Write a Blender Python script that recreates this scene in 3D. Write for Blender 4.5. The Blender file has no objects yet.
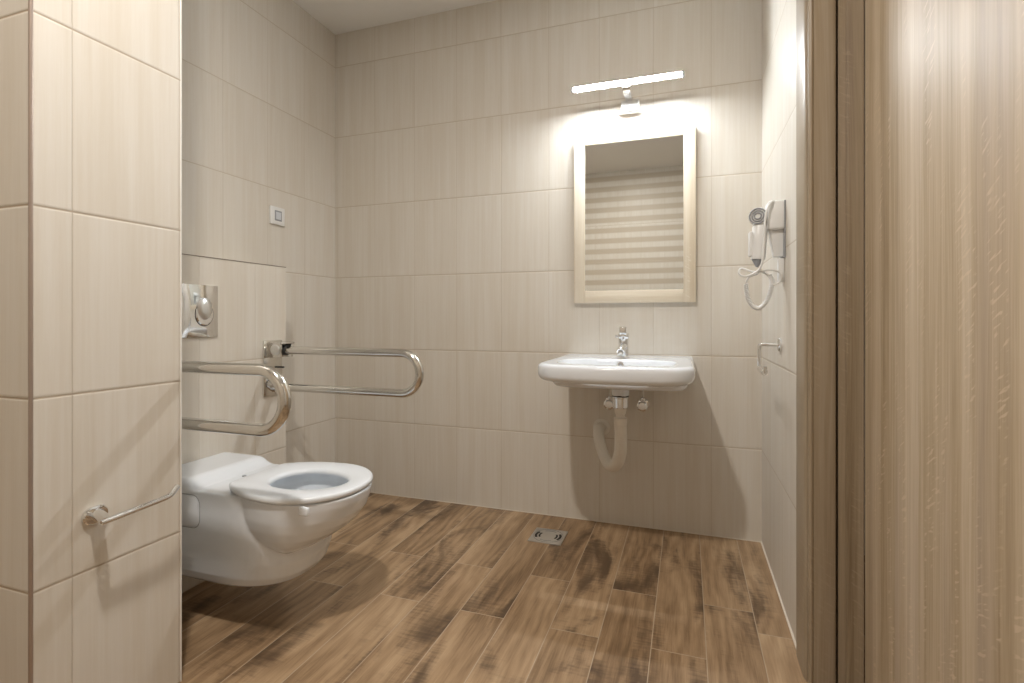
import bpy, bmesh, math, random
from mathutils import Vector, Matrix

random.seed(4)
S = bpy.context.scene
C = S.collection
PI = math.pi

# ------------------------------------------------------------------ materials
def new_mat(name):
    m = bpy.data.materials.new(name); m.use_nodes = True
    nt = m.node_tree
    for n in list(nt.nodes): nt.nodes.remove(n)
    out = nt.nodes.new('ShaderNodeOutputMaterial')
    b = nt.nodes.new('ShaderNodeBsdfPrincipled')
    nt.links.new(b.outputs[0], out.inputs[0])
    return m, nt, b

class G:
    """tiny node-graph helper"""
    def __init__(s, nt): s.nt = nt
    def val(s, x, sock):
        if isinstance(x, (int, float)): sock.default_value = x
        elif isinstance(x, tuple): sock.default_value = x
        else: s.nt.links.new(x, sock)
    def m(s, op, a, b=0.0, c=None):
        n = s.nt.nodes.new('ShaderNodeMath'); n.operation = op
        s.val(a, n.inputs[0]); s.val(b, n.inputs[1])
        if c is not None: s.val(c, n.inputs[2])
        return n.outputs[0]
    def comb(s, x, y, z):
        n = s.nt.nodes.new('ShaderNodeCombineXYZ')
        s.val(x, n.inputs[0]); s.val(y, n.inputs[1]); s.val(z, n.inputs[2]); return n.outputs[0]
    def obj(s):
        t = s.nt.nodes.new('ShaderNodeTexCoord'); n = s.nt.nodes.new('ShaderNodeSeparateXYZ')
        s.nt.links.new(t.outputs['Object'], n.inputs[0]); return n.outputs
    def noise(s, vec, scale=1.0, detail=3.0, rough=0.55, dist=0.0):
        n = s.nt.nodes.new('ShaderNodeTexNoise'); s.val(vec, n.inputs['Vector'])
        n.inputs['Scale'].default_value = scale; n.inputs['Detail'].default_value = detail
        n.inputs['Roughness'].default_value = rough; n.inputs['Distortion'].default_value = dist
        return n.outputs['Fac']
    def white(s, vec):
        n = s.nt.nodes.new('ShaderNodeTexWhiteNoise'); n.noise_dimensions = '3D'; s.val(vec, n.inputs['Vector']); return n.outputs['Value']
    def ramp(s, f, stops):
        n = s.nt.nodes.new('ShaderNodeValToRGB'); s.val(f, n.inputs[0])
        e = n.color_ramp.elements
        while len(e) < len(stops): e.new(0.5)
        for i, (p, c) in enumerate(stops):
            e[i].position = p; e[i].color = (c[0], c[1], c[2], 1)
        return n.outputs[0]
    def mix(s, f, a, b, mode='MIX'):
        n = s.nt.nodes.new('ShaderNodeMix'); n.data_type = 'RGBA'; n.blend_type = mode
        s.val(f, n.inputs[0])
        for x, k in ((a, 6), (b, 7)):
            if isinstance(x, tuple): n.inputs[k].default_value = (x[0], x[1], x[2], 1)
            else: s.nt.links.new(x, n.inputs[k])
        return n.outputs[2]
    def bump(s, h, strength, dist, bsdf):
        n = s.nt.nodes.new('ShaderNodeBump'); s.val(h, n.inputs['Height'])
        n.inputs['Strength'].default_value = strength; n.inputs['Distance'].default_value = dist
        s.nt.links.new(n.outputs[0], bsdf.inputs['Normal'])
    def smooth(s, x, lo, hi):
        n = s.nt.nodes.new('ShaderNodeMapRange'); n.interpolation_type = 'SMOOTHSTEP'
        s.val(x, n.inputs[0]); n.inputs[1].default_value = lo; n.inputs[2].default_value = hi
        return n.outputs[0]

def mat_simple(name, col, rough=0.5, metal=0.0, coat=0.0, noise=0.0):
    m, nt, b = new_mat(name); g = G(nt)
    b.inputs['Roughness'].default_value = rough; b.inputs['Metallic'].default_value = metal
    if coat: b.inputs['Coat Weight'].default_value = coat; b.inputs['Coat Roughness'].default_value = 0.08
    o = g.obj(); v = g.comb(o[0], o[1], o[2])
    f = g.noise(v, 14.0, 3.0)
    k = noise
    c = g.mix(f, tuple(x*(1-k) for x in col), tuple(min(1, x*(1+k)) for x in col))
    nt.links.new(c, b.inputs['Base Color'])
    return m

TILE_A = (0.645, 0.588, 0.503); TILE_B = (0.712, 0.674, 0.612)
def mat_tile(name, axis, u0, du, v0=0.0, dv=0.4, stripes=False, grout=(0.54, 0.465, 0.37), light_edge=False, tint=1.0):
    m, nt, b = new_mat(name); g = G(nt); o = g.obj()
    u = o[axis]; v = o[2]
    cu = g.m('DIVIDE', g.m('SUBTRACT', u, u0), du); cv = g.m('DIVIDE', g.m('SUBTRACT', v, v0), dv)
    iu = g.m('FLOOR', cu); iv = g.m('FLOOR', cv)
    fu = g.m('FRACT', cu); fv = g.m('FRACT', cv)
    eu = g.m('MULTIPLY', g.m('MINIMUM', fu, g.m('SUBTRACT', 1.0, fu)), du)
    ev = g.m('MULTIPLY', g.m('MINIMUM', fv, g.m('SUBTRACT', 1.0, fv)), dv)
    r1 = g.white(g.comb(iu, iv, 3.3))
    # fine vertical streaks, different on every tile
    s1 = g.noise(g.comb(g.m('MULTIPLY', u, 95.0), g.m('ADD', g.m('MULTIPLY', v, 2.2), g.m('MULTIPLY', r1, 40.0)), g.m('MULTIPLY', r1, 9.0)), 1.0, 4.0, 0.65)
    s2 = g.noise(g.comb(g.m('MULTIPLY', u, 22.0), g.m('MULTIPLY', v, 1.1), g.m('MULTIPLY', iv, 1.7)), 1.0, 2.0, 0.5)
    s3 = g.noise(g.comb(g.m('MULTIPLY', u, 380.0), g.m('MULTIPLY', v, 26.0), r1), 1.0, 2.0, 0.5)
    t = g.m('ADD', g.m('ADD', g.m('MULTIPLY', s1, 0.62), g.m('MULTIPLY', s2, 0.6)), g.m('MULTIPLY', s3, 0.12))
    t = g.m('ADD', t, g.m('MULTIPLY', g.m('SUBTRACT', r1, 0.5), 0.10))
    t = g.smooth(t, 0.36, 0.98)
    A = tuple(x*tint for x in TILE_A); B = tuple(x*tint for x in TILE_B)
    col = g.mix(t, A, B)
    if stripes:
        sf = g.m('FRACT', g.m('DIVIDE', v, 0.1143))
        tri = g.m('ABSOLUTE', g.m('SUBTRACT', sf, 0.5))
        w = g.smooth(tri, 0.17, 0.33)
        col = g.mix(w, col, (0.53, 0.46, 0.37))
    row = g.smooth(ev, 0.0012, 0.0026); colm = g.smooth(eu, 0.0007, 0.0018)
    cmix = g.m('SUBTRACT', 1.0, g.m('MULTIPLY', g.m('SUBTRACT', 1.0, colm), 0.55))
    face = g.m('MULTIPLY', row, cmix)
    col = g.mix(face, grout, col)
    nt.links.new(col, b.inputs['Base Color'])
    b.inputs['Roughness'].default_value = 0.42
    b.inputs['Specular IOR Level'].default_value = 0.42
    bev = g.m('MULTIPLY', g.smooth(ev, 0.0, 0.006), g.smooth(eu, 0.0, 0.003))
    h = g.m('ADD', bev, g.m('MULTIPLY', s3, 0.03))
    g.bump(h, 0.5, 0.0016, b)
    return m

def mat_floor():
    m, nt, b = new_mat('wood_look_floor_tile'); g = G(nt); o = g.obj()
    cx = g.m('DIVIDE', g.m('SUBTRACT', o[0], 0.2066), 0.153)
    ix = g.m('FLOOR', cx); fx = g.m('FRACT', cx)
    par = g.m('FRACT', g.m('MULTIPLY', ix, 0.5))            # 0 or .5
    par = g.m('MULTIPLY', par, 2.0)                          # 1 on odd columns
    # column n0 (ix=0) joint 1.733, odd ix 1.85, even 1.553
    off = g.m('ADD', 1.553, g.m('MULTIPLY', par, 0.297))
    is0 = g.m('COMPARE', ix, 0.0, 0.1)
    off = g.m('ADD', off, g.m('MULTIPLY', is0, 0.18))
    cy = g.m('DIVIDE', g.m('SUBTRACT', o[1], off), 0.9)
    iy = g.m('FLOOR', cy); fy = g.m('FRACT', cy)
    ex = g.m('MULTIPLY', g.m('MINIMUM', fx, g.m('SUBTRACT', 1.0, fx)), 0.153)
    ey = g.m('MULTIPLY', g.m('MINIMUM', fy, g.m('SUBTRACT', 1.0, fy)), 0.9)
    r1 = g.white(g.comb(ix, iy, 1.7)); r2 = g.white(g.comb(ix, iy, 8.1))
    sx = g.m('ADD', o[0], g.m('MULTIPLY', r1, 17.0)); sy = g.m('ADD', o[1], g.m('MULTIPLY', r2, 23.0))
    # grain: long streaks with cathedral waviness
    warp = g.noise(g.comb(g.m('MULTIPLY', sx, 6.0), g.m('MULTIPLY', sy, 1.6), r1), 1.0, 2.0, 0.5)
    gx = g.m('ADD', g.m('MULTIPLY', sx, 26.0), g.m('MULTIPLY', warp, 7.0))
    ring = g.m('MULTIPLY', g.m('ADD', g.m('SINE', g.m('MULTIPLY', gx, 5.0)), 1.0), 0.5)
    fine = g.noise(g.comb(g.m('MULTIPLY', sx, 190.0), g.m('MULTIPLY', sy, 9.0), r1), 1.0, 4.0, 0.65)
    broad = g.noise(g.comb(g.m('MULTIPLY', sx, 9.0), g.m('MULTIPLY', sy, 2.3), r2), 1.0, 3.0, 0.6)
    t = g.m('ADD', g.m('ADD', g.m('MULTIPLY', ring, 0.10), g.m('MULTIPLY', fine, 0.36)), g.m('MULTIPLY', broad, 0.60))
    t = g.m('ADD', t, g.m('MULTIPLY', g.m('SUBTRACT', r1, 0.5), 0.13))
    col = g.ramp(t, [(0.28, (0.140, 0.086, 0.045)), (0.44, (0.262, 0.168, 0.092)), (0.58, (0.378, 0.252, 0.145)), (0.78, (0.520, 0.370, 0.228))])
    # dark smoky stains with crosswise saw marks
    st = g.noise(g.comb(g.m('MULTIPLY', sx, 7.0), g.m('MULTIPLY', sy, 2.5), 5.0), 1.0, 4.0, 0.58, 0.5)
    saw = g.noise(g.comb(g.m('MULTIPLY', sx, 12.0), g.m('MULTIPLY', sy, 110.0), 2.0), 1.0, 3.0, 0.6)
    stain = g.smooth(g.m('ADD', st, g.m('MULTIPLY', g.m('SUBTRACT', saw, 0.5), 0.17)), 0.485, 0.68)
    stain = g.m('MULTIPLY', stain, 0.86)
    col = g.mix(stain, col, (0.085, 0.052, 0.030))
    edge = g.m('MULTIPLY', g.smooth(ex, 0.0008, 0.0018), g.smooth(ey, 0.0008, 0.0018))
    col = g.mix(edge, (0.46, 0.36, 0.26), col)
    nt.links.new(col, b.inputs['Base Color'])
    b.inputs['Roughness'].default_value = 0.46
    b.inputs['Specular IOR Level'].default_value = 0.4
    g.bump(g.m('ADD', g.m('MULTIPLY', edge, 1.0), g.m('MULTIPLY', fine, 0.25)), 0.35, 0.001, b)
    return m

def mat_oak(name, axis, dark=1.0, rough=0.38, pale=False, vert=2, strip=0.052, fl_amt=0.55):
    """Sonoma-oak laminate; grain runs along axis `vert`, `axis` is the across direction."""
    m, nt, b = new_mat(name); g = G(nt); o = g.obj()
    u = o[axis]; v = o[vert]
    w0 = g.noise(g.comb(g.m('MULTIPLY', u, 3.0), g.m('MULTIPLY', v, 0.6), 1.0), 1.0, 2.0)
    uu = g.m('ADD', u, g.m('MULTIPLY', w0, 0.05))
    bands = g.noise(g.comb(g.m('MULTIPLY', u, 19.0), g.m('MULTIPLY', v, 0.14), 4.0), 1.0, 2.0, 0.5)
    fine = g.noise(g.comb(g.m('MULTIPLY', uu, 210.0), g.m('MULTIPLY', v, 4.0), 2.0), 1.0, 4.0, 0.6)
    mid = g.noise(g.comb(g.m('MULTIPLY', uu, 62.0), g.m('MULTIPLY', v, 1.3), 7.0), 1.0, 3.0, 0.6)
    # board strips glued side by side, each a touch different
    sid = g.m('FLOOR', g.m('DIVIDE', g.m('ADD', u, 3.0), strip)); sr = g.white(g.comb(sid, 2.0, 9.0))
    # pale medullary flecks lying across the grain
    fl = g.noise(g.comb(g.m('MULTIPLY', u, 34.0), g.m('MULTIPLY', g.m('ADD', v, g.m('MULTIPLY', u, 0.55)), 120.0), 3.0), 1.0, 1.5, 0.5)
    flm = g.noise(g.comb(g.m('MULTIPLY', u, 20.0), g.m('MULTIPLY', v, 2.3), 12.0), 1.0, 2.0)
    fleck = g.m('MULTIPLY', g.smooth(fl, 0.55, 0.66), g.smooth(flm, 0.52, 0.62))
    t = g.m('ADD', g.m('ADD', g.m('MULTIPLY', bands, 0.55), g.m('MULTIPLY', fine, 0.30)), g.m('MULTIPLY', mid, 0.32))
    t = g.m('ADD', t, g.m('MULTIPLY', g.m('SUBTRACT', sr, 0.5), 0.17))
    if pale:
        st = [(0.35, (0.66, 0.56, 0.42)), (0.6, (0.76, 0.68, 0.55)), (0.8, (0.82, 0.76, 0.65))]
    else:
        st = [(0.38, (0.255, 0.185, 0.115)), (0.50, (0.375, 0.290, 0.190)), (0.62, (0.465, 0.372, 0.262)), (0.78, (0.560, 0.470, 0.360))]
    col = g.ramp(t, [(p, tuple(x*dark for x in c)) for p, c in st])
    lt = (0.62*dark, 0.50*dark, 0.37*dark) if not pale else (0.86, 0.80, 0.70)
    gy = g.noise(g.comb(g.m('MULTIPLY', u, 15.0), g.m('MULTIPLY', v, 0.5), 31.0), 1.0, 2.0)
    col = g.mix(g.m('MULTIPLY', g.smooth(gy, 0.45, 0.7), 0.35 if not pale else 0.1), col, (0.45*dark, 0.375*dark, 0.320*dark) if not pale else (0.75, 0.70, 0.62))
    col = g.mix(g.m('MULTIPLY', fleck, fl_amt), col, lt)
    nt.links.new(col, b.inputs['Base Color'])
    b.inputs['Roughness'].default_value = rough
    b.inputs['Specular IOR Level'].default_value = 0.28
    g.bump(fine, 0.12, 0.0008, b)
    return m

M = {}
M['tile_back'] = mat_tile('beige_tile_back', 0, -1.6395, 0.249)
M['tile_side'] = mat_tile('beige_tile_side', 1, 2.444-0.25*20, 0.25)
M['tile_cistern'] = mat_tile('beige_tile_cistern', 1, 1.396, 0.255)
M['tile_partition'] = mat_tile('beige_tile_partition', 1, 1.001-0.25*8, 0.25, grout=(0.42, 0.35, 0.27))
M['tile_partition_front'] = mat_tile('beige_tile_partition_front', 0, -1.275-0.25*8, 0.25, grout=(0.42, 0.33, 0.24))
M['tile_striped'] = mat_tile('striped_tile', 0, -0.41-0.25*12, 0.245, stripes=True)
M['floor'] = mat_floor()
M['ceiling'] = mat_simple('ceiling_paint', (0.87, 0.855, 0.82), 0.9, noise=0.01)
M['white_wall'] = mat_simple('white_wall_paint', (0.78, 0.77, 0.75), 0.9, noise=0.01)
M['oak_leaf'] = mat_oak('oak_laminate_door', 1, 1.06, 0.50)
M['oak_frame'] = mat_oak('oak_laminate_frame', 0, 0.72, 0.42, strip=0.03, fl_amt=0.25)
M['oak_pale'] = mat_oak('pale_ash_frame', 0, 1.0, 0.5, pale=True)
M['oak_pale_h'] = mat_oak('pale_ash_frame_crosswise', 2, 1.0, 0.5, pale=True, vert=0)
M['ceramic'] = mat_simple('white_ceramic', (0.80, 0.84, 0.89), 0.12, coat=0.4, noise=0.004)
M['seat_plastic'] = mat_simple('white_seat_plastic', (0.81, 0.85, 0.90), 0.22, noise=0.004)
M['white_plastic'] = mat_simple('white_plastic', (0.80, 0.80, 0.79), 0.35, noise=0.01)
M['pipe_plastic'] = mat_simple('offwhite_pipe_plastic', (0.78, 0.74, 0.67), 0.4, noise=0.02)
M['grey_plastic'] = mat_simple('grey_plastic', (0.30, 0.31, 0.33), 0.4, noise=0.02)
M['pale_grey'] = mat_simple('pale_grey_plastic', (0.62, 0.64, 0.68), 0.35, noise=0.02)
M['dark'] = mat_simple('dark_recess', (0.025, 0.025, 0.025), 0.6, noise=0.05)
M['steel'] = mat_simple('polished_steel', (0.70, 0.69, 0.66), 0.14, 1.0, noise=0.02)
M['chrome'] = mat_simple('chrome', (0.80, 0.80, 0.80), 0.06, 1.0, noise=0.01)
M['satin'] = mat_simple('satin_steel', (0.70, 0.70, 0.69), 0.34, 1.0, noise=0.04)
M['housing_grey'] = mat_simple('lamp_housing_grey', (0.42, 0.45, 0.47), 0.4, 0.3, noise=0.02)
M['bronze'] = mat_simple('corner_trim_metal', (0.42, 0.34, 0.29), 0.35, 0.6, noise=0.02)
M['grout'] = mat_simple('pale_caulk', (0.72, 0.66, 0.57), 0.7, noise=0.02)
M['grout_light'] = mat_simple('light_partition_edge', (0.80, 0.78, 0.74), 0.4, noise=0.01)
M['edge_shadow_line'] = mat_simple('painted_edge_shadow', (0.24, 0.20, 0.16), 0.8, noise=0.05)
M['mirror'] = mat_simple('mirror_silver', (0.80, 0.82, 0.81), 0.015, 1.0)
def mat_emit(name, col, s):
    m, nt, b = new_mat(name); g = G(nt)
    b.inputs['Base Color'].default_value = (0.9, 0.9, 0.9, 1)
    o = g.obj(); f = g.noise(g.comb(o[0], o[1], o[2]), 5.0)
    c = g.mix(f, col, tuple(x*0.98 for x in col))
    nt.links.new(c, b.inputs['Emission Color']); b.inputs['Emission Strength'].default_value = s
    return m
M['led'] = mat_emit('led_diffuser', (0.89, 0.95, 1.0), 450.0)
M['downlight'] = mat_emit('downlight_lens', (1.0, 0.93, 0.84), 20.0)

# ------------------------------------------------------------------ mesh helpers
def obj(name, bm, mat, parent=None, smooth=False, angle=None):
    me = bpy.data.meshes.new(name)
    bmesh.ops.recalc_face_normals(bm, faces=bm.faces)
    bm.to_mesh(me); bm.free()
    me.materials.append(mat if not isinstance(mat, str) else M[mat])
    if smooth:
        for p in me.polygons: p.use_smooth = True
        me.set_sharp_from_angle(angle=math.radians(angle or 40))
    o = bpy.data.objects.new(name, me); C.objects.link(o)
    if parent: 
        o.parent = parent
        o.matrix_parent_inverse = Matrix.Translation(-parent.location)
    return o

def thing(name, label, cat, loc):
    o = bpy.data.objects.new(name, None); C.objects.link(o)
    o.location = loc; o.empty_display_size = 0.05
    o['label'] = label; o['category'] = cat
    return o

def struct(o):
    o['kind'] = 'structure'; return o

def add_box(bm, x0, x1, y0, y1, z0, z1, bev=0.0, seg=3):
    r = bmesh.ops.create_cube(bm, size=1.0)
    vs = r['verts']
    bmesh.ops.scale(bm, vec=(abs(x1-x0), abs(y1-y0), abs(z1-z0)), verts=vs)
    bmesh.ops.translate(bm, vec=((x0+x1)/2, (y0+y1)/2, (z0+z1)/2), verts=vs)
    if bev:
        es = list({e for v in vs for e in v.link_edges})
        bmesh.ops.bevel(bm, geom=es, offset=bev, segments=seg, profile=0.5, affect='EDGES')
def box(*a, **k):
    bm = bmesh.new(); add_box(bm, *a, **k); return bm

def add_tube(bm, pts, r, n=20, cap=True, closed=False):
    """sweep a circle along pts; r number or list"""
    P = [Vector(p) for p in pts]; N = len(P)
    R = r if isinstance(r, (list, tuple)) else [r]*N
    T = []
    for i in range(N):
        a = P[(i-1) % N] if (closed or i > 0) else P[i]; b = P[(i+1) % N] if (closed or i < N-1) else P[i]
        T.append((b-a).normalized())
    t = T[0]; up = Vector((0, 0, 1)) if abs(t.z) < 0.9 else Vector((1, 0, 0))
    nrm = t.cross(up).normalized(); rings = []
    for i in range(N):
        if i:
            q = T[i-1].rotation_difference(T[i]); nrm = (q @ nrm).normalized()
        bn = T[i].cross(nrm).normalized()
        rings.append([bm.verts.new(P[i] + R[i]*(math.cos(2*PI*k/n)*nrm + math.sin(2*PI*k/n)*bn)) for k in range(n)])
    for i in range(N-1 if not closed else N):
        A, B = rings[i], rings[(i+1) % N]
        for k in range(n):
            bm.faces.new((A[k], A[(k+1) % n], B[(k+1) % n], B[k]))
    if cap and not closed:
        bm.faces.new(rings[0][::-1]); bm.faces.new(rings[-1])
def tube(pts, r, n=20, cap=True, closed=False):
    bm = bmesh.new(); add_tube(bm, pts, r, n, cap, closed); return bm

def add_lathe(bm, prof, origin, axis, n=32):
    """prof list of (radius, height along axis)"""
    ax = Vector(axis).normalized(); o = Vector(origin)
    up = Vector((0, 0, 1)) if abs(ax.z) < 0.9 else Vector((1, 0, 0))
    a = ax.cross(up).normalized(); b = ax.cross(a)
    rings = []
    for r, h in prof:
        rings.append([bm.verts.new(o + ax*h + max(r, 1e-5)*(math.cos(2*PI*k/n)*a + math.sin(2*PI*k/n)*b)) for k in range(n)])
    for A, B in zip(rings, rings[1:]):
        for k in range(n): bm.faces.new((A[k], A[(k+1) % n], B[(k+1) % n], B[k]))
    bm.faces.new(rings[0][::-1]); bm.faces.new(rings[-1])
def lathe(prof, origin, axis, n=32):
    bm = bmesh.new(); add_lathe(bm, prof, origin, axis, n); return bm

def add_loft(bm, rings):
    """rings: list of equally long point lists, closed at both ends"""
    R = [[bm.verts.new(p) for p in r] for r in rings]; n = len(R[0])
    for A, B in zip(R, R[1:]):
        for k in range(n): bm.faces.new((A[k], A[(k+1) % n], B[(k+1) % n], B[k]))
    bm.faces.new(R[0][::-1]); bm.faces.new(R[-1])

def bezier(pts, steps=14):
    """Catmull-Rom through points"""
    P = [Vector(p) for p in pts]; out = []
    P = [2*P[0]-P[1]] + P + [2*P[-1]-P[-2]]
    for i in range(1, len(P)-2):
        for j in range(steps):
            t = j/steps; a, b, c, d = P[i-1:i+3]
            out.append(0.5*((2*b)+(-a+c)*t+(2*a-5*b+4*c-d)*t*t+(-a+3*b-3*c+d)*t**3))
    out.append(P[-2]); return out

def arc_corner(p0, p1, p2, r, n=10):
    """round the corner p1 of a polyline"""
    p0, p1, p2 = Vector(p0), Vector(p1), Vector(p2)
    a = (p0-p1).normalized(); b = (p2-p1).normalized(); half = a.angle(b)/2
    d = r/math.tan(half); c = p1 + (a+b).normalized()*(r/math.sin(half))
    s = p1+a*d-c; e = p1+b*d-c; out = []
    ang = s.angle(e); ax = s.cross(e).normalized()
    for i in range(n+1):
        out.append(c + (Matrix.Rotation(ang*i/n, 3, ax) @ s))
    return out

def ceramic_mesh(name, bm_solid, bm_cut, mat, parent, voxel=0.004, smooth=6):
    """fuse overlapping clay solids, carve the hollow, smooth; bakes to one plain mesh"""
    def mk(n, bm):
        me = bpy.data.meshes.new(n); bmesh.ops.recalc_face_normals(bm, faces=bm.faces); bm.to_mesh(me); bm.free()
        o = bpy.data.objects.new(n, me); C.objects.link(o); return o
    a = mk('fused_solid', bm_solid)
    r = a.modifiers.new('r', 'REMESH'); r.mode = 'VOXEL'; r.voxel_size = voxel
    c = None
    if bm_cut:
        c = mk('carving_solid', bm_cut)
        b = a.modifiers.new('b', 'BOOLEAN'); b.operation = 'DIFFERENCE'; b.object = c; b.solver = 'EXACT'
        r2 = a.modifiers.new('r2', 'REMESH'); r2.mode = 'VOXEL'; r2.voxel_size = voxel
    s = a.modifiers.new('s', 'SMOOTH'); s.iterations = smooth; s.factor = 0.5
    dg = bpy.context.evaluated_depsgraph_get(); dg.update()
    me = bpy.data.meshes.new_from_object(a.evaluated_get(dg))
    bpy.data.objects.remove(a)
    if c: bpy.data.objects.remove(c)
    me.materials.clear(); me.materials.append(M[mat])
    for p in me.polygons: p.use_smooth = True
    o = bpy.data.objects.new(name, me); C.objects.link(o)
    if parent:
        o.parent = parent; o.matrix_parent_inverse = Matrix.Translation(-parent.location)
    return o

# ------------------------------------------------------------------ room
ZC = 2.589
XL, XR, YB = -1.901, 0.307, 2.444
YF = -0.86         # wall behind the photographer
XE = 1.35          # far right wall of the lobby side
def wall(name, *a, mat):
    return struct(obj(name, box(*a), mat))
wall('floor', XL-0.1, XE+0.1, YF-0.1, YB+0.1, -0.1, 0, mat='floor')
wall('ceiling', XL-0.1, XE+0.1, YF-0.1, YB+0.1, ZC, ZC+0.1, mat='ceiling')
wall('wall_back', XL-0.1, XE+0.1, YB, YB+0.1, 0, ZC, mat='tile_back')
wall('wall_left', XL-0.1, XL, YF, YB, 0, ZC, mat='tile_side')
wall('wall_right', XR, XR+0.10, 1.655, YB, 0, ZC, mat='tile_side')
wall('wall_behind', XL, XE, YF-0.1, YF, 0, ZC, mat='tile_striped')
wall('wall_lobby', XE, XE+0.1, YF, YB, 0, ZC, mat='white_wall')
# wall that holds the doorway beside the basin wall (seen edge-on)
wall('wall_doorway', 1.235, XE, 1.545, 1.655, 0, ZC, mat='white_wall')
wall('wall_over_door', XR+0.004, 1.235, 1.545, 1.655, 2.11, ZC, mat='white_wall')
# boxed-in cistern wall and the tiled partition
wall('wall_cistern', XL, -1.680, 1.006, 1.822, 0, 1.195, mat='tile_cistern')
bm = bmesh.new(); add_box(bm, XL, -1.275, 0.675, 1.0085, 0, ZC)
o = struct(obj('wall_partition', bm, 'tile_partition'))
o.data.materials.append(M['tile_partition_front'])
for p in o.data.polygons:
    if abs(p.normal.y) > 0.5: p.material_index = 1
bm = bmesh.new(); add_tube(bm, [(-1.2770, 0.6770, 0), (-1.2770, 0.6770, ZC)], 0.0040, 12)
struct(obj('trim_1', bm, 'bronze', smooth=True))
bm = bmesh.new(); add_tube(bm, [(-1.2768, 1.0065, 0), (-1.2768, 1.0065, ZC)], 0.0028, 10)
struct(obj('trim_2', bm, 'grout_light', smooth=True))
# thin caulk lines at the floor
struct(obj('trim_3', box(XL, XR, YB-0.003, YB, 0, 0.003), 'grout'))
struct(obj('trim_4', box(XR-0.005, XR, 1.66, YB, 0, 0.004), 'grout'))

struct(obj('trim_11', box(-1.6805, -1.6785, 1.0085, 1.822, 1.1925, 1.1955), 'edge_shadow_line'))  # dark strip painting the shadow line along the cistern wall's top edge
# door frame, wood laminate: rounded lining around the wall end, casing, rebate strip
def frame_profile(pts, z0=0.0, z1=2.12):
    bm = bmesh.new(); add_loft(bm, [[(x, y, z0) for x, y in pts], [(x, y, z1) for x, y in pts]]); return bm
lining = [(0.306, 1.672), (0.300, 1.665), (0.2975, 1.655), (0.2975, 1.56), (0.299, 1.548), (0.303, 1.543), (0.330, 1.543), (0.330, 1.6545), (0.306, 1.6545)]
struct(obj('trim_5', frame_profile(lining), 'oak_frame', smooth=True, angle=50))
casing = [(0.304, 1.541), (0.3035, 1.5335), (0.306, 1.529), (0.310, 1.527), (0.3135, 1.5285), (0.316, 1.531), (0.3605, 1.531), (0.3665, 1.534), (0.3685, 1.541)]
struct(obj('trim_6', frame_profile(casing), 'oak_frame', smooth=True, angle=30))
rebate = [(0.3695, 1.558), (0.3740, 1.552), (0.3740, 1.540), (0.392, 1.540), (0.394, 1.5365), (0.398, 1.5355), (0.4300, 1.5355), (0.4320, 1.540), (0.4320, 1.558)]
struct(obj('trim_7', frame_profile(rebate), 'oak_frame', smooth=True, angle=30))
struct(obj('trim_8', box(0.306, 0.42, 1.56, 1.654, 0, 2.11), 'oak_frame'))
struct(obj('trim_9', box(1.165, 1.235, 1.531, 1.668, 0, 2.12), 'oak_frame'))
struct(obj('trim_10', box(0.434, 1.165, 1.531, 1.668, 2.06, 2.13), 'oak_frame'))
bm = bmesh.new(); add_box(bm, 0.4316, 0.4720, 0.655, 1.534, 0.008, 2.055, bev=0.0015, seg=2)
struct(obj('door_1', bm, 'oak_leaf'))

# ------------------------------------------------------------------ toilet
TY = 1.359
def d_ring(xb, xf, w, xs, z, n=28, p=2.0, back_w=None):
    """back corners square at xb, straight to xs then superelliptic nose to xf"""
    bw = back_w or w; pts = []
    for k in range(5): pts.append((xb + (xs-xb)*k/5, TY-(bw+(w-bw)*k/5), z))
    for k in range(n+1):
        a = -PI/2 + PI*k/n; ca, sa = math.cos(a), math.sin(a)
        pts.append((xs + (xf-xs)*abs(ca)**(2/p), TY + w*math.copysign(abs(sa)**(2/p), sa), z))
    for k in range(5): pts.append((xs + (xb-xs)*(k+1)/5, TY+(w+(bw-w)*(k+1)/5), z))
    return pts
def egg(xb, xf, w, z, n=48, xm=None, pb=3.0, pf=2.1):
    xm = xm if xm is not None else xb + (xf-xb)*0.46; pts = []
    for k in range(n):
        a = 2*PI*k/n; ca, sa = math.cos(a), math.sin(a)
        if ca >= 0: p = pf; x = xm + (xf-xm)*abs(ca)**(2/p)
        else: p = pb; x = xm + (xb-xm)*abs(ca)**(2/p)
        pts.append((x, TY + w*math.copysign(abs(sa)**(2/p), sa), z))
    return pts
XW = -1.680
toilet = thing('toilet', 'white wall-hung toilet with long projecting bowl and open seat, under the flush plate', 'toilet', (-1.40, TY, 0.0))
bm = bmesh.new()
body = [(0.134, -1.225, 0.125, -1.42), (0.138, -1.190, 0.142, -1.40), (0.150, -1.160, 0.154, -1.38), (0.175, -1.138, 0.162, -1.36), (0.22, -1.122, 0.167, -1.345),
        (0.30, -1.115, 0.167, -1.33), (0.37, -1.13, 0.167, -1.33), (0.40, -1.16, 0.167, -1.34), (0.4265, -1.20, 0.166, -1.36)]
add_loft(bm, [d_ring(XW, xf, w, xs, z, p=2.5) for z, xf, w, xs in body])
XBK = -1.372
def bowl_ring(xb, xf, w, z, ab=0.268, n=96, xm=-1.15):
    pts = []
    for k in range(n):
        a = 2*PI*k/n; ca, sa = math.cos(a), math.sin(a)
        if ca >= 0: x = xm+(xf-xm)*ca; y = w*math.copysign(abs(sa)**0.95, sa)
        else: x = max(xm+ab*ca, xb); y = w*sa
        pts.append((x, TY+y, z))
    return pts
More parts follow.
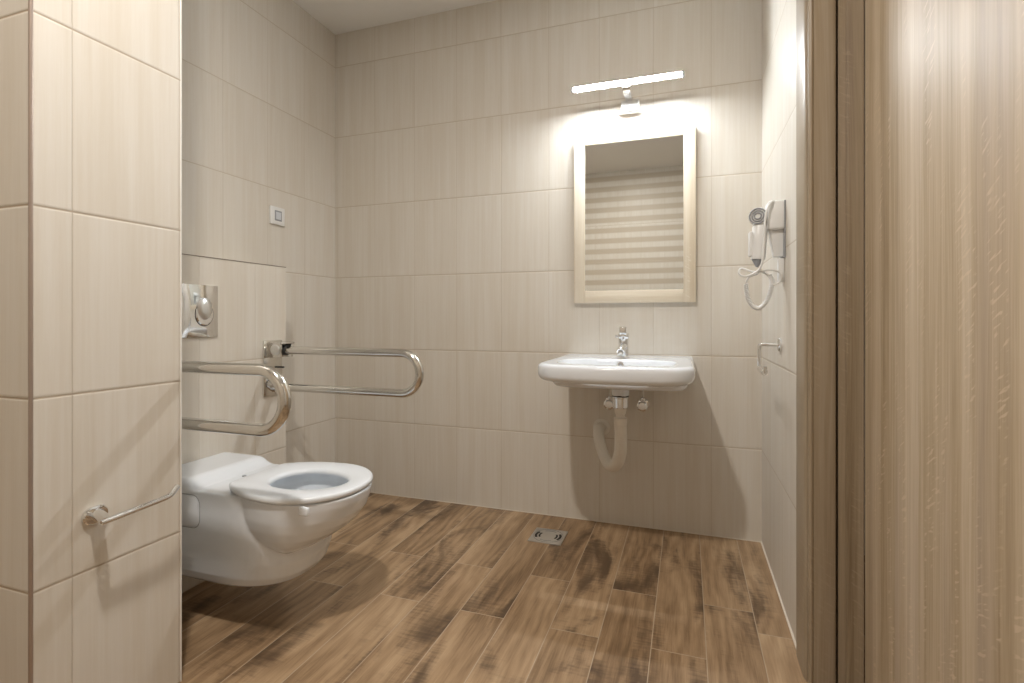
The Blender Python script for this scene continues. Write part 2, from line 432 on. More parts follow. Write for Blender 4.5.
bowl = [(0.243, -1.30, -1.165, 0.06), (0.250, -1.33, -1.135, 0.105), (0.264, -1.35, -1.095, 0.130), (0.285, -1.36, -1.060, 0.149), (0.308, -1.365, -1.028, 0.162), (0.335, -1.37, -1.000, 0.171),
        (0.364, -1.37, -0.978, 0.1765), (0.400, -1.37, -0.963, 0.1795), (0.428, -1.37, -0.957, 0.1805)]
add_loft(bm, [bowl_ring(xb, min(xf, -1.0) if False else xf, w, z) for z, xb, xf, w in bowl])
# raised shelf at the back: rounded shoulders, softly sloped front
def shelf(x, zt, r, w=0.1665, zb=0.36, n=8):
    pts = [(x, TY-w, zb)]
    for k in range(n+1):
        a = PI - PI/2*k/n; pts.append((x, TY-w+r+r*math.cos(a), zt-r+r*math.sin(a)))
    for k in range(n+1):
        a = PI/2 - PI/2*k/n; pts.append((x, TY+w-r+r*math.cos(a), zt-r+r*math.sin(a)))
    pts.append((x, TY+w, zb)); return pts
add_loft(bm, [shelf(XW, 0.457, 0.030), shelf(-1.512, 0.457, 0.030), shelf(-1.501, 0.4545, 0.029), shelf(-1.491, 0.448, 0.026), shelf(-1.482, 0.438, 0.020), shelf(-1.470, 0.430, 0.012), shelf(-1.456, 0.425, 0.008)])
cut = bmesh.new()
hole = [(0.500, -1.315, -1.015, 0.122), (0.428, -1.315, -1.015, 0.122), (0.40, -1.318, -1.010, 0.126), (0.37, -1.315, -1.035, 0.120), (0.33, -1.30, -1.075, 0.104), (0.29, -1.285, -1.125, 0.080), (0.262, -1.26, -1.17, 0.045)]
add_loft(cut, [egg(xb, xf, w, z, n=48, xm=-1.17, pb=2.2, pf=2.0) for z, xb, xf, w in hole])
ceramic_mesh('bowl_body', bm, cut, 'ceramic', toilet, voxel=0.0035, smooth=8)
# water in the bowl
bm = bmesh.new(); add_loft(bm, [egg(-1.275, -1.14, 0.060, 0.275, xm=-1.19, pb=2.2), egg(-1.282, -1.125, 0.078, 0.288, xm=-1.19, pb=2.2)])
m_, nt_, b_ = new_mat('toilet_water'); b_.inputs['Base Color'].default_value = (0.55, 0.62, 0.64, 1); b_.inputs['Roughness'].default_value = 0.02
obj('water', bm, m_, toilet)
# seat ring
def ring_mesh(outer, inner):
    """outer / inner: lists of rings bottom->top (inner top->bottom); closed torus-like loft"""
    bm = bmesh.new(); R = [[bm.verts.new(p) for p in r] for r in outer+inner]; n = len(R[0])
    for i in range(len(R)):
        A, B = R[i], R[(i+1) % len(R)]
        for k in range(n): bm.faces.new((A[k], A[(k+1) % n], B[(k+1) % n], B[k]))
    return bm
def so(d, z): return bowl_ring(XBK+d, -0.959-d, 0.1895-d, z, ab=0.276-d)
def si(d, z): return egg(-1.278-d, -1.026+d, 0.097+d, z, n=96, xm=-1.165, pb=2.3, pf=2.0)
bm = ring_mesh([so(0.003, 0.4310), so(0.0, 0.4335), so(0.0, 0.442), so(0.0012, 0.4455), so(0.004, 0.4480), so(0.008, 0.4490)],
               [si(0.012, 0.4482), si(0.006, 0.446), si(0.002, 0.442), si(0.0, 0.438), si(0.002, 0.4310)])
seat = obj('seat', bm, 'seat_plastic', toilet, smooth=True, angle=60)
bm = bmesh.new(); add_box(bm, -1.036, -1.003, TY-0.1905, TY-0.178, 0.411, 0.436, bev=0.005, seg=3)
obj('seat_bumper', bm, 'seat_plastic', seat, smooth=True)
bm = bmesh.new(); add_tube(bm, [(-1.381, TY-0.085, 0.434), (-1.381, TY+0.085, 0.434)], 0.0095, 16)
obj('hinge', bm, 'seat_plastic', toilet, smooth=True)
for s in (-1,):
    obj('hinge_cap', lathe([(0.007, 0), (0.007, 0.0045), (0.004, 0.006)], (-1.436, TY+0.006, 0.4245), (0, 0, 1), 20), 'grey_plastic', toilet, smooth=True)
# access cover on the side
def rrect(x0, x1, z0, z1, r, y, n=6):
    pts = []
    for cx, cz, a0 in ((x1-r, z1-r, 0), (x0+r, z1-r, PI/2), (x0+r, z0+r, PI), (x1-r, z0+r, 3*PI/2)):
        for k in range(n+1):
            a = a0+PI/2*k/n; pts.append((cx+r*math.cos(a), y, cz+r*math.sin(a)))
    return pts
bm = bmesh.new(); ys = TY-0.1665
add_loft(bm, [rrect(-1.575, -1.434, 0.315, 0.413, 0.028, ys+0.004), rrect(-1.575, -1.434, 0.315, 0.413, 0.028, ys-0.0015), rrect(-1.571, -1.438, 0.319, 0.409, 0.025, ys-0.0035)])
cover = obj('side_cover', bm, 'ceramic', toilet, smooth=True, angle=50)
gp = rrect(-1.5775, -1.4315, 0.3125, 0.4155, 0.030, ys-0.0004)
bm = bmesh.new(); add_tube(bm, gp, 0.0012, 8, closed=True)
obj('cover_gap', bm, 'grey_plastic', cover)

# ------------------------------------------------------------------ flush plate
fp = thing('flush_plate', 'square chrome flush plate with round push button above the toilet', 'flush plate', (XW, 1.393, 0.99))
bm = bmesh.new(); prof = []
ya, yb_, za, zb = 1.316, 1.471, 0.899, 1.089
# softly crowned plate
nx, nz = 12, 12
grid = {}
for i in range(nx+1):
    for j in range(nz+1):
        u, v = i/nx, j/nz
        h = 0.004 + 0.0075*(1-(2*u-1)**4)*(0.55+0.45*(1-(2*v-1)**2))
        grid[i, j] = bm.verts.new((XW+h, ya+(yb_-ya)*u, za+(zb-za)*v))
for i in range(nx):
    for j in range(nz): bm.faces.new((grid[i, j], grid[i+1, j], grid[i+1, j+1], grid[i, j+1]))
border = [grid[i, 0] for i in range(nx+1)] + [grid[nx, j] for j in range(1, nz+1)] + [grid[i, nz] for i in range(nx-1, -1, -1)] + [grid[0, j] for j in range(nz-1, 0, -1)]
bk = [bm.verts.new((XW, v.co.y, v.co.z)) for v in border]
for k in range(len(border)):
    bm.faces.new((border[k], border[(k+1) % len(border)], bk[(k+1) % len(border)], bk[k]))
obj('plate', bm, 'chrome', fp, smooth=True, angle=40)
def oval(cy, cz, ry, rz, x, n=40): return [(x, cy+ry*math.cos(2*PI*k/n), cz+rz*math.sin(2*PI*k/n)) for k in range(n)]
X0 = XW+0.010
bm = bmesh.new(); add_loft(bm, [oval(1.408, 0.983, 0.036, 0.042, X0), oval(1.408, 0.983, 0.036, 0.042, X0+0.003), oval(1.408, 0.983, 0.032, 0.038, X0+0.0055)])
obj('half_flush_button', bm, 'chrome', fp, smooth=True, angle=30)
bm = bmesh.new(); add_loft(bm, [oval(1.408, 1.003, 0.030, 0.040, X0), oval(1.408, 1.003, 0.030, 0.040, X0+0.006), oval(1.408, 1.003, 0.024, 0.033, X0+0.0105), oval(1.408, 1.003, 0.012, 0.018, X0+0.0125)])
obj('full_flush_button', bm, 'satin', fp, smooth=True, angle=50)
bm = bmesh.new(); add_tube(bm, oval(1.408, 0.983, 0.0375, 0.0435, X0+0.001), 0.0012, 6, closed=True)
obj('button_gap', bm, 'dark', fp)

# ------------------------------------------------------------------ fold-down grab rails
def rail(y, label):
    t = thing('grab_rail', label, 'grab rail', (XW, y, 0.755)); t['group'] = 'fold-down grab rails beside the toilet'
    zt, zb2, xe, r = 0.833, 0.676, -0.972, 0.0165
    xs = XW+0.062
    R = (zt-zb2)/2
    pts = [(xs, y, zt)] + [(xs+(xe-R-xs)*k/6, y, zt) for k in range(1, 6)]
    for k in range(21):
        a = PI/2 - PI*k/20; pts.append((xe-R+R*math.cos(a), y, (zt+zb2)/2+R*math.sin(a)))
    pts += [(xs+(xe-R-xs)*(1-k/6), y, zb2) for k in range(1, 6)] + [(xs-0.012, y, zb2)]
    obj('tube', tube(pts, r, 24), 'steel', t, smooth=True, angle=60)
    bm = bmesh.new(); add_box(bm, XW, XW+0.008, y-0.058, y+0.046, 0.640, 0.874, bev=0.003, seg=2)
    pl = obj('wall_plate', bm, 'steel', t, smooth=True, angle=30)
    # hinge block: two cheeks and a pivot
    bm = bmesh.new()
    add_box(bm, XW+0.008, XW+0.074, y-0.036, y-0.026, 0.803, 0.868, bev=0.003, seg=2)
    add_box(bm, XW+0.008, XW+0.074, y+0.026, y+0.036, 0.803, 0.868, bev=0.003, seg=2)
    add_box(bm, XW+0.008, XW+0.086, y-0.034, y+0.034, 0.860, 0.868, bev=0.003, seg=2)
    obj('hinge_block', bm, 'steel', t, smooth=True, angle=30)
    obj('pivot', lathe([(0.022, 0), (0.022, 0.006), (0.019, 0.008), (0.006, 0.008), (0.005, 0.006)], (XW+0.048, y-0.036, 0.836), (0, -1, 0), 28), 'satin', t, smooth=True, angle=30)
    obj('collar', lathe([(0.021, 0), (0.021, 0.026), (0.017, 0.03)], (XW+0.05, y, zt), (1, 0, 0), 28), 'dark', t, smooth=True, angle=30)
    bm = bmesh.new(); add_lathe(bm, [(0.024, 0), (0.024, 0.030), (0.020, 0.034)], (XW+0.008, y, zb2), (1, 0, 0), 28)
    obj('rest_socket', bm, 'chrome', t, smooth=True, angle=30)
    obj('rest_ring', lathe([(0.0225, 0), (0.0225, 0.010)], (XW+0.042, y, zb2), (1, 0, 0), 24), 'dark', t, smooth=True, angle=30)
    obj('latch_pin', tube([(XW+0.008, y+0.030, 0.757), (XW+0.030, y+0.030, 0.757)], 0.004, 12), 'dark', t, smooth=True)
    return t
rail(1.748, 'polished steel fold-down grab rail, whole with its hinge plate, farther from the partition')
rail(1.050, 'polished steel fold-down grab rail cut off by the partition, nearer of the two')

# ------------------------------------------------------------------ wash basin
BX = -0.260
sink = thing('washbasin', 'wide white ceramic washbasin hung on the back wall below the mirror', 'washbasin', (BX, YB, 0.66))
def slab_ring(z, ins, yf=1.812, xl=-0.548, xr=0.029, rc=0.120, yb=YB, bulge=0.012, n=10):
    x0, x1, y0 = xl+ins, xr-ins, yf+ins; r = rc-ins*0.5
    pts = [(x0, yb, z)]
    m = 8
    for k in range(1, m): pts.append((x0, yb+(y0+r-yb)*k/m, z))
    for k in range(n+1):
        a = PI + PI/2*k/n; pts.append((x0+r+r*math.cos(a), y0+r+r*math.sin(a), z))
    for k in range(1, m):
        t = k/m; pts.append((x0+r+(x1-x0-2*r)*t, y0-bulge*math.sin(PI*t), z))
    for k in range(n+1):
        a = -PI/2 + PI/2*k/n; pts.append((x1-r+r*math.cos(a), y0+r+r*math.sin(a), z))
    for k in range(1, m): pts.append((x1, y0+r+(yb-y0-r)*k/m, z))
    pts.append((x1, yb, z)); return pts
bm = bmesh.new()
add_loft(bm, [slab_ring(0.731, 0.030), slab_ring(0.733, 0.018), slab_ring(0.740, 0.008), slab_ring(0.750, 0.002), slab_ring(0.765, 0), slab_ring(0.781, 0.0), slab_ring(0.791, 0.003), slab_ring(0.7965, 0.010), slab_ring(0.798, 0.016)])
add_loft(bm, [slab_ring(z_, i_, yf=1.955, xl=-0.515, xr=0.004, rc=0.07) for z_, i_ in ((0.697, 0.022), (0.699, 0.012), (0.705, 0.005), (0.715, 0.0), (0.745, 0.0))])
add_lathe(bm, [(0.040, 0), (0.036, 0.02), (0.0345, 0.06)], (-0.254, 2.10, 0.712), (0, 0, -1), 32)
cut = bmesh.new()
def basin_ring(z, s, cy=2.022):
    pts = []
    for k in range(56):
        a = 2*PI*k/56; ca, sa = math.cos(a), math.sin(a); p = 3.2
        hx, hy = 0.225*s, (0.135*s if sa > 0 else 0.150*s)
        pts.append((BX+hx*math.copysign(abs(ca)**(2/p), ca), cy+hy*math.copysign(abs(sa)**(2/p), sa), z))
    return pts
add_loft(cut, [basin_ring(0.84, 1.02), basin_ring(0.7975, 0.99), basin_ring(0.785, 0.96), basin_ring(0.760, 0.90), basin_ring(0.738, 0.80), basin_ring(0.728, 0.62), basin_ring(0.725, 0.3)])
ceramic_mesh('basin', bm, cut, 'ceramic', sink, voxel=0.0035, smooth=9)
obj('overflow_ring', lathe([(0.013, 0), (0.013, 0.004), (0.0085, 0.005), (0.0085, 0.001)], (-0.259, 2.146, 0.774), (0, -1, 0.12), 28), 'chrome', sink, smooth=True, angle=30)
obj('overflow_hole', lathe([(0.0085, 0), (0.0085, 0.0035)], (-0.259, 2.145, 0.774), (0, -1, 0.12), 24), 'grey_plastic', sink)
obj('waste', lathe([(0.030, 0), (0.030, 0.003), (0.024, 0.006)], (-0.254, 2.05, 0.724), (0, 0, 1), 28), 'chrome', sink, smooth=True, angle=30)

# faucet stands on the basin
FX, FY, FZ = -0.261, 2.268, 0.7965
fc = thing('faucet', 'chrome single-lever mixer tap standing on the back edge of the washbasin', 'faucet', (FX, FY, FZ))
obj('tap_body', lathe([(0.027, 0), (0.027, 0.006), (0.0225, 0.010), (0.0215, 0.075), (0.0225, 0.082), (0.0190, 0.086)], (FX, FY, FZ), (0, 0, 1), 36), 'chrome', fc, smooth=True, angle=40)
pts = bezier([(FX, FY, FZ+0.050), (FX, FY-0.045, FZ+0.052), (FX, FY-0.085, FZ+0.045), (FX, FY-0.110, FZ+0.032)], 8)
sp = obj('spout', tube(pts, [0.0185-0.0035*i/(len(pts)-1) for i in range(len(pts))], 24), 'chrome', fc, smooth=True, angle=50)
obj('aerator', lathe([(0.0115, 0), (0.0115, 0.007), (0.009, 0.009)], pts[-1]-Vector((0, 0, 0.006)), (0, -0.55, -0.83), 24), 'satin', sp, smooth=True, angle=40)
hd = obj('lever_base', lathe([(0.0200, 0), (0.0235, 0.006), (0.0235, 0.020), (0.0180, 0.027)], (FX, FY, FZ+0.084), (0.06, -0.08, 1), 32), 'chrome', fc, smooth=True, angle=40)
bm = bmesh.new(); add_box(bm, FX-0.014, FX+0.014, FY-0.034, FY+0.014, FZ+0.102, FZ+0.136, bev=0.003, seg=2)
obj('lever', bm, 'chrome', fc, smooth=True, angle=40)
bm = bmesh.new(); add_tube(bm, [(FX-0.024, FY-0.006, FZ+0.094), (FX-0.034, FY-0.010, FZ+0.094)], 0.006, 14)
obj('lever_stop', bm, 'chrome', fc, smooth=True)

# drain trap
DX, DY = -0.254, 2.10
tr = thing('drain_hose', 'corrugated off-white drain hose looping from the washbasin into the back wall', 'drain pipe', (DX, DY, 0.65))
obj('coupling_nut', lathe([(0.033, 0.002), (0.033, 0.006), (0.031, 0.008), (0.031, 0.045), (0.028, 0.048)], (DX, DY, 0.654), (0, 0, -1), 36), 'chrome', tr, smooth=True, angle=30)
obj('gasket', lathe([(0.034, 0), (0.034, 0.005)], (DX, DY, 0.659), (0, 0, -1), 32), 'dark', tr, smooth=True, angle=30)
obj('pipe_neck', lathe([(0.024, 0), (0.022, 0.022), (0.018, 0.026), (0.018, 0.036), (0.0265, 0.040), (0.0265, 0.062), (0.024, 0.066)], (DX, DY, 0.606), (0, 0, -1), 32), 'pipe_plastic', tr, smooth=True, angle=40)
path = bezier([(DX, DY, 0.545), (DX+0.001, DY+0.01, 0.48), (DX-0.004, DY+0.03, 0.42), (DX-0.024, DY+0.07, 0.360), (DX-0.062, DY+0.13, 0.335), (DX-0.098, DY+0.19, 0.365), (DX-0.122, DY+0.225, 0.42), (DX-0.130, DY+0.262, 0.455), (DX-0.132, DY+0.300, 0.456), (DX-0.130, YB-0.012, 0.450)], 16)
# resample evenly and corrugate
L = [0]
for a, b in zip(path, path[1:]): L.append(L[-1]+(b-a).length)
def at(s):
    for i in range(len(L)-1):
        if L[i+1] >= s: return path[i].lerp(path[i+1], (s-L[i])/(L[i+1]-L[i]+1e-9))
    return path[-1]
NS = 300; P = [at(L[-1]*i/NS) for i in range(NS+1)]; R = []
for i in range(NS+1):
    s = L[-1]*i/NS; amp = 0.0016 if (0.05 < s < 0.26) else 0.0006
    R.append(0.0242 + amp*math.sin(2*PI*s/0.0085))
obj('flexible_hose', tube(P, R, 24), 'pipe_plastic', tr, smooth=True, angle=75)
obj('wall_flange', lathe([(0.040, 0), (0.040, 0.003), (0.034, 0.009), (0.026, 0.011)], (DX-0.130, YB, 0.450), (0, -1, 0), 36), 'pipe_plastic', tr, smooth=True, angle=40)

# angle valves
def valve(x, label, lean):
    z = 0.571
    t = thing('angle_valve', label, 'valve', (x, YB, z)); t['group'] = 'chrome angle valves under the washbasin'
    obj('valve_flange', lathe([(0.027, 0), (0.026, 0.004), (0.014, 0.008)], (x, YB, z), (0, -1, 0), 28), 'chrome', t, smooth=True, angle=40)
    bm = bmesh.new(); add_lathe(bm, [(0.012, 0), (0.012, 0.03), (0.015, 0.033), (0.015, 0.042), (0.012, 0.044)], (x, YB-0.006, z), (0, -1, 0), 24)
    add_lathe(bm, [(0.009, 0), (0.009, 0.020), (0.012, 0.021), (0.012, 0.032), (0.008, 0.034)], (x, YB-0.026, z), (0, 0, 1), 20)
    obj('valve_body', bm, 'chrome', t, smooth=True, angle=40)
    prof = [(0.009, 0), (0.023, 0.004), (0.024, 0.018), (0.017, 0.024)]
    obj('handwheel', lathe(prof, (x, YB-0.05, z), (0, -1, 0), 10), 'chrome', t, smooth=True, angle=25)
    obj('supply_hose', tube(bezier([(x, YB-0.026, z+0.03), (x+lean*0.2, YB-0.035, z+0.07), (x+lean, YB-0.050, z+0.112)], 8), 0.0048, 12), 'satin', t, smooth=True)
valve(-0.3400, 'chrome angle valve under the washbasin, close behind the drain nut', 0.02)
valve(-0.1900, 'chrome angle valve under the washbasin, standing clear of the drain pipe', 0.004)

# ------------------------------------------------------------------ mirror
mr = thing('wall_mirror', 'upright rectangular mirror in a pale wood frame above the washbasin', 'mirror', (-0.236, YB, 1.04))
x0, x1, z0, z1 = -0.511, 0.038, 1.041, 1.829
ix0, ix1, iz0, iz1 = -0.459, -0.014, 1.099, 1.789
yf, yk = 2.414, YB
for nm, a, mt in (('frame_stile', (x0, ix0, yf, yk, z0, z1), 'oak_pale'), ('frame_stile', (ix1, x1, yf, yk, z0, z1), 'oak_pale'),
                  ('frame_rail', (ix0, ix1, yf, yk, z0, iz0), 'oak_pale_h'), ('frame_rail', (ix0, ix1, yf, yk, iz1, z1), 'oak_pale_h')):
    bm = bmesh.new(); add_box(bm, *a, bev=0.0012, seg=2); obj(nm, bm, mt, mr, smooth=True, angle=30)
obj('mirror_glass', box(ix0-0.002, ix1+0.002, yf+0.006, yf+0.010, iz0-0.002, iz1+0.002), 'mirror', mr)

# ------------------------------------------------------------------ mirror lamp
lp = thing('mirror_lamp', 'slim bright LED bar lamp on a chrome bracket above the mirror', 'lamp', (-0.254, YB, 2.0))
ly, lz = 2.296, 2.0085
obj('diffuser', tube([(-0.490, ly, lz), (-0.018, ly, lz)], 0.0068, 24), 'led', lp, smooth=True, angle=60)
bm = bmesh.new(); add_box(bm, -0.497, -0.011, ly-0.006, ly+0.014, lz+0.0078, lz+0.0105, bev=0.0006, seg=1)
add_box(bm, -0.497, -0.011, ly+0.010, ly+0.014, lz-0.0095, lz+0.009, bev=0.0006, seg=1)
obj('housing', bm, 'housing_grey', lp)
for xa, xb in ((-0.499, -0.489), (-0.019, -0.009)):
    bm = bmesh.new(); add_tube(bm, [(xa, ly, lz), (xb, ly, lz)], 0.0078, 20)
    add_box(bm, xa, xb, ly, ly+0.014, lz-0.008, lz+0.0105, bev=0.0006, seg=1); obj('end_cap', bm, 'housing_grey', lp, smooth=True, angle=30)
bm = bmesh.new(); add_box(bm, -0.270, -0.238, ly+0.015, YB-0.015, lz-0.030, lz-0.012, bev=0.002, seg=2)
add_box(bm, -0.270, -0.238, ly+0.005, ly+0.024, lz-0.022, lz-0.0145, bev=0.002, seg=2)
obj('arm', bm, 'chrome', lp, smooth=True, angle=30)
bm = bmesh.new(); add_tube(bm, [(-0.304, YB-0.020, lz-0.076), (-0.290, YB-0.024, lz-0.079), (-0.210, YB-0.024, lz-0.079), (-0.196, YB-0.020, lz-0.076)], [0.005, 0.0075, 0.0075, 0.005], 16)
obj('bracket_bar', bm, 'satin', lp, smooth=True, angle=40)
bm = bmesh.new(); add_box(bm, -0.292, -0.208, YB-0.016, YB, lz-0.070, lz-0.025, bev=0.006, seg=3)
obj('wall_bracket', bm, 'white_plastic', lp, smooth=True, angle=30)

# ------------------------------------------------------------------ hair dryer on the right wall
hx = XR
dr = thing('hair_dryer', 'white wall-mounted hair dryer with coiled cord hanging in its holder', 'hair dryer', (hx, 1.93, 1.15))
bm = bmesh.new(); add_box(bm, hx-0.052, hx, 1.880, 1.962, 1.262, 1.358, bev=0.008, seg=3)
add_loft(bm, [[(hx-0.046, 1.895, 1.275), (hx, 1.895, 1.275), (hx, 1.950, 1.275), (hx-0.046, 1.950, 1.275)], [(hx-0.030, 1.905, 1.175), (hx, 1.905, 1.175), (hx, 1.945, 1.175), (hx-0.030, 1.945, 1.175)]])
obj('holder', bm, 'white_plastic', dr, smooth=True, angle=35)
bm = bmesh.new(); add_box(bm, hx-0.004, hx, 1.876, 1.966, 1.168, 1.356, bev=0.001, seg=1)
obj('back_plate', bm, 'grey_plastic', dr)
ax = Vector((-0.30, -1, 0.04)).normalized(); o0 = Vector((0.250, 1.975, 1.308))
head = obj('motor_head', lathe([(0.020, -0.01), (0.029, 0.0), (0.032, 0.03), (0.031, 0.075), (0.029, 0.083)], o0, ax, 40), 'white_plastic', dr, smooth=True, angle=40)
for r in (0.0255, 0.018, 0.0105):
    cpt = o0+ax*0.0845
    up = Vector((0, 0, 1)); a = ax.cross(up).normalized(); b = ax.cross(a)
    obj('intake_ring', tube([cpt + r*(math.cos(2*PI*k/36)*a+math.sin(2*PI*k/36)*b) for k in range(36)], 0.0024, 8, closed=True), 'grey_plastic', head, smooth=True)
bm = bmesh.new(); add_lathe(bm, [(0.017, -0.005), (0.024, 0.01), (0.0245, 0.09), (0.023, 0.118)], (0.236, 1.915, 1.285), (-0.07, 0, -1), 28)
obj('handle', bm, 'white_plastic', dr, smooth=True, angle=40)
obj('handle_tip', lathe([(0.0175, 0), (0.016, 0.006), (0.004, 0.026)], (0.2275, 1.915, 1.167), (-0.07, 0, -1), 24), 'grey_plastic', dr, smooth=True, angle=40)
bm = bmesh.new(); add_box(bm, 0.200, 0.212, 1.900, 1.930, 1.178, 1.262, bev=0.004, seg=3)
obj('switch', bm, 'white_plastic', dr, smooth=True, angle=40)
bm = bmesh.new(); add_box(bm, hx-0.018, hx, 1.900, 1.930, 1.090, 1.168, bev=0.003, seg=2)
obj('cord_hook', bm, 'white_plastic', dr, smooth=True, angle=40)
cord = bezier([(0.281, 1.900, 1.345), (0.266, 1.874, 1.352), (0.247, 1.862, 1.315), (0.241, 1.860, 1.24), (0.238, 1.865, 1.17), (0.226, 1.870, 1.128), (0.188, 1.875, 1.108), (0.168, 1.88, 1.118), (0.175, 1.885, 1.135), (0.215, 1.88, 1.122), (0.262, 1.88, 1.128), (0.290, 1.885, 1.118), (0.292, 1.89, 1.090), (0.272, 1.895, 1.080), (0.262, 1.90, 1.105), (0.235, 1.895, 1.125), (0.222, 1.89, 1.115)], 10)
obj('cord', tube(cord, 0.0036, 10), 'white_plastic', dr, smooth=True, angle=75)
cp = bezier([(0.190, 1.895, 1.085), (0.194, 1.90, 1.045), (0.208, 1.90, 1.012), (0.230, 1.90, 1.002), (0.250, 1.90, 1.020), (0.264, 1.90, 1.055), (0.270, 1.90, 1.090), (0.262, 1.90, 1.112)], 60)
# coil around the sagging path
hel = []
for i, p in enumerate(cp):
    q = cp[min(i+1, len(cp)-1)]-cp[max(i-1, 0)]; q.normalize(); s_ = Vector((0, 1, 0)); n2 = q.cross(s_).normalized(); a = 2*PI*i/9.0
    hel.append(p + 0.0058*(math.cos(a)*s_+math.sin(a)*n2))
obj('coiled_cord', tube(hel, 0.0022, 6), 'white_plastic', dr, smooth=True, angle=80)
obj('cord_lead', tube(bezier([(0.222, 1.89, 1.115), (0.200, 1.893, 1.108), (0.190, 1.895, 1.088)], 8), 0.0034, 10), 'white_plastic', dr, smooth=True)

# ------------------------------------------------------------------ toilet-roll arm on right wall
ph = thing('paper_holder', 'small chrome angled toilet-roll arm on the wall below the hair dryer', 'paper holder', (XR, 1.968, 0.876))
obj('rosette', lathe([(0.024, 0), (0.024, 0.006), (0.021, 0.009), (0.012, 0.010)], (XR, 1.968, 0.876), (-1, 0, 0), 32), 'chrome', ph, smooth=True, angle=40)
pts = [Vector((XR-0.008, 1.968, 0.876))] + arc_corner((XR-0.008, 1.968, 0.876), (0.239, 1.968, 0.876), (0.239, 1.968, 0.80), 0.008, 8) \
    + arc_corner((0.239, 1.968, 0.876), (0.239, 1.968, 0.793), (0.239, 1.80, 0.793), 0.010, 8) + [Vector((0.239, 1.86, 0.792))]
obj('arm', tube(pts, 0.0058, 14), 'chrome', ph, smooth=True, angle=60)
obj('roll_bar', tube([(0.239, 1.945, 0.793), (0.239, 1.842, 0.7915), (0.239, 1.834, 0.793)], [0.0105, 0.0105, 0.009], 20), 'chrome', ph, smooth=True, angle=40)
obj('end_stop', tube([(0.239, 1.838, 0.790), (0.241, 1.836, 0.812)], 0.0055, 12), 'satin', ph, smooth=True, angle=40)

# ------------------------------------------------------------------ towel arm on partition
th = thing('towel_arm', 'short chrome arm with upturned tip on the tiled partition', 'towel rail', (-1.275, 0.795, 0.520))
px = -1.275
bm = bmesh.new()
def pill(x, r, hl):
    pts = []
    for k in range(24):
        a = 2*PI*k/24; pts.append((x, 0.795+r*math.cos(a)+math.copysign(hl, math.cos(a)), 0.520+r*math.sin(a)))
    return pts
add_loft(bm, [pill(px, 0.020, 0.007), pill(px+0.006, 0.020, 0.007), pill(px+0.009, 0.017, 0.007)])
obj('rosette', bm, 'chrome', th, smooth=True, angle=40)
bm = bmesh.new(); add_loft(bm, [[(px+0.006, 0.795+0.014*math.cos(2*PI*k/24)*1.1, 0.524+0.011*math.sin(2*PI*k/24)) for k in range(24)],
                               [(px+0.040, 0.787+0.012*math.cos(2*PI*k/24)*1.1, 0.5225+0.009*math.sin(2*PI*k/24)) for k in range(24)],
                               [(px+0.066, 0.776+0.010*math.cos(2*PI*k/24)*1.1, 0.521+0.007*math.sin(2*PI*k/24)) for k in range(24)]])
obj('post', bm, 'chrome', th, smooth=True, angle=50)
pts = [Vector((px+0.063, 0.768, 0.5195)), Vector((px+0.063, 0.80, 0.5205)), Vector((px+0.063, 0.85, 0.523))] + arc_corner((px+0.063, 0.85, 0.523), (px+0.063, 0.928, 0.5265), (px+0.057, 0.958, 0.548), 0.04, 8) + [Vector((px+0.058, 0.951, 0.543))]
obj('bar', tube(pts, 0.0070, 16), 'chrome', th, smooth=True, angle=60)

# ------------------------------------------------------------------ light switch
sw = thing('light_switch', 'small square white switch with grey centre high on the left wall', 'switch', (XL, 1.997, 1.47))
bm = bmesh.new(); add_box(bm, XL, XL+0.012, 1.953, 2.043, 1.426, 1.512, bev=0.003, seg=2)
obj('cover_frame', bm, 'white_plastic', sw, smooth=True, angle=40)
bm = bmesh.new(); add_box(bm, XL+0.008, XL+0.0128, 1.977, 2.022, 1.444, 1.494, bev=0.0004, seg=1)
obj('inner_bezel', bm, 'grey_plastic', sw)
bm = bmesh.new(); add_box(bm, XL+0.008, XL+0.0155, 1.984, 2.015, 1.451, 1.487, bev=0.0015, seg=2)
obj('rocker', bm, 'pale_grey', sw, smooth=True, angle=40)

# ------------------------------------------------------------------ floor drain
fd = thing('floor_drain', 'square stainless floor drain with curved slots set in the wood-look floor', 'drain', (-0.582, 2.203, 0.0))
cx, cy, hw = -0.582, 2.203, 0.074
bm = bmesh.new(); add_box(bm, cx-hw, cx+hw, cy-hw, cy+hw, 0.0, 0.0035, bev=0.001, seg=2)
obj('drain_plate', bm, 'satin', fd, smooth=True, angle=30)
def arcband(r0, r1, a0, a1, z0, z1, n=14):
    bm = bmesh.new(); A = []
    for k in range(n+1):
        a = a0+(a1-a0)*k/n; c_, s_ = math.cos(a), math.sin(a)
        A.append([bm.verts.new((cx+r0*c_, cy+r0*s_, z0)), bm.verts.new((cx+r1*c_, cy+r1*s_, z0)), bm.verts.new((cx+r1*c_, cy+r1*s_, z1)), bm.verts.new((cx+r0*c_, cy+r0*s_, z1))])
    for a, b in zip(A, A[1:]):
        for k in range(4): bm.faces.new((a[k], a[(k+1) % 4], b[(k+1) % 4], b[k]))
    bm.faces.new(A[0][::-1]); bm.faces.new(A[-1]); return bm
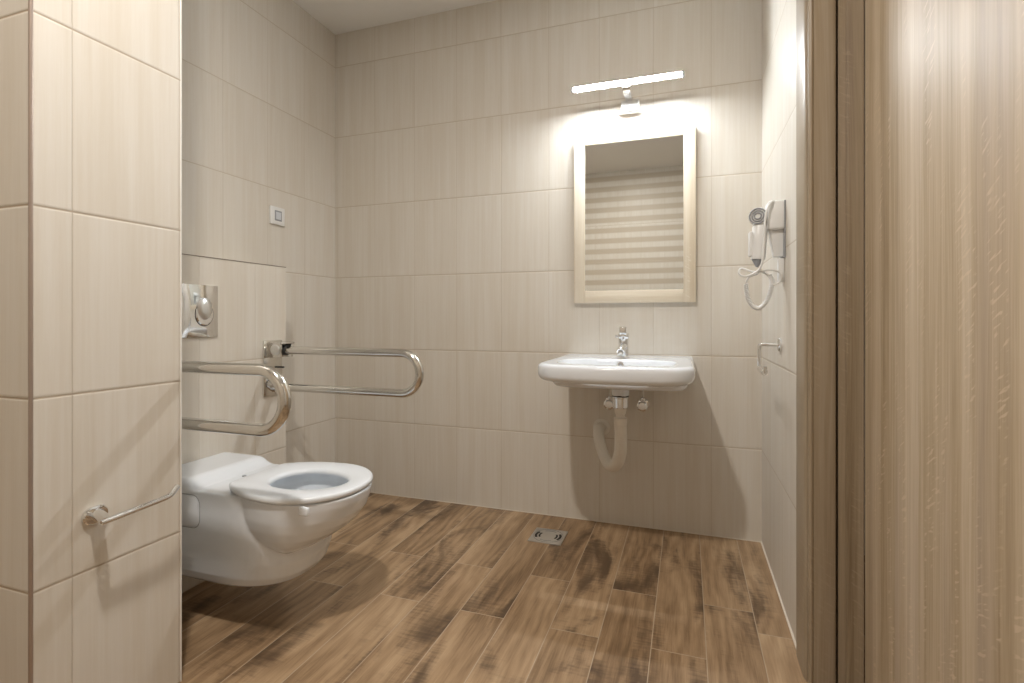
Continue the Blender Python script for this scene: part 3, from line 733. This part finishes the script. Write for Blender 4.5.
for q in range(4):
    wide = q % 2 == 0
    for r0, r1 in ((0.049, 0.060), (0.035, 0.043)):
        if wide: obj('slot', arcband(r0, r1, q*PI/2-0.55, q*PI/2+0.55, 0.0028, 0.0040), 'dark', fd)
        elif r0 > 0.04: obj('slot', arcband(0.050, 0.053, q*PI/2-0.5, q*PI/2+0.5, 0.0028, 0.0040), 'grey_plastic', fd)
obj('rim_line', arcband(0.0650, 0.0665, 0, 2*PI, 0.0030, 0.0042, 48), 'grey_plastic', fd)

# ------------------------------------------------------------------ ceiling downlight (just above the frame) and lights
DLX, DLY = -0.60, 0.38
dl = thing('ceiling_downlight', 'small round recessed ceiling light', 'ceiling light', (DLX, DLY, ZC))
bm = bmesh.new(); add_lathe(bm, [(0.075, 0), (0.075, 0.004), (0.066, 0.007)], (DLX, DLY, ZC), (0, 0, -1), 40)
obj('ring', bm, 'white_plastic', dl, smooth=True, angle=40)
obj('lens', lathe([(0.060, 0.004), (0.060, 0.0085)], (DLX, DLY, ZC), (0, 0, -1), 40), 'downlight', dl)

def area(name, loc, size, power, col, rot=(0, 0, 0), shape='DISK', spread=PI, sy=None):
    L = bpy.data.lights.new(name, 'AREA'); L.shape = shape; L.size = size; L.energy = power; L.color = col; L.spread = spread
    if sy: L.size_y = sy
    o = bpy.data.objects.new(name, L); C.objects.link(o); o.location = loc; o.rotation_euler = rot
    return o
area('downlight_lamp', (DLX, DLY, ZC-0.012), 0.11, 30.0, (1.0, 0.94, 0.87))
# added soft fill over the photographer's side; no lamp stands there
area('lobby_fill', (0.95, -0.2, ZC-0.02), 0.5, 1.4, (1.0, 0.92, 0.80))

W = bpy.data.worlds.new('world'); S.world = W; W.use_nodes = True
W.node_tree.nodes['Background'].inputs[0].default_value = (0.9, 0.88, 0.85, 1)
W.node_tree.nodes['Background'].inputs[1].default_value = 0.3

# ------------------------------------------------------------------ camera
cd = bpy.data.cameras.new('camera'); cam = bpy.data.objects.new('camera', cd); C.objects.link(cam)
cd.sensor_width = 36.0; cd.sensor_fit = 'HORIZONTAL'; cd.lens = 512.13*36/1024
cd.shift_y = -(341.5-319.23)/1024; cd.clip_start = 0.02
cam.location = (0, 0, 0.9644); cam.rotation_euler = (PI/2, 0, 0.3289)
S.camera = cam
S.view_settings.view_transform = 'Standard'
S.view_settings.look = 'None'
S.view_settings.exposure = 0.10
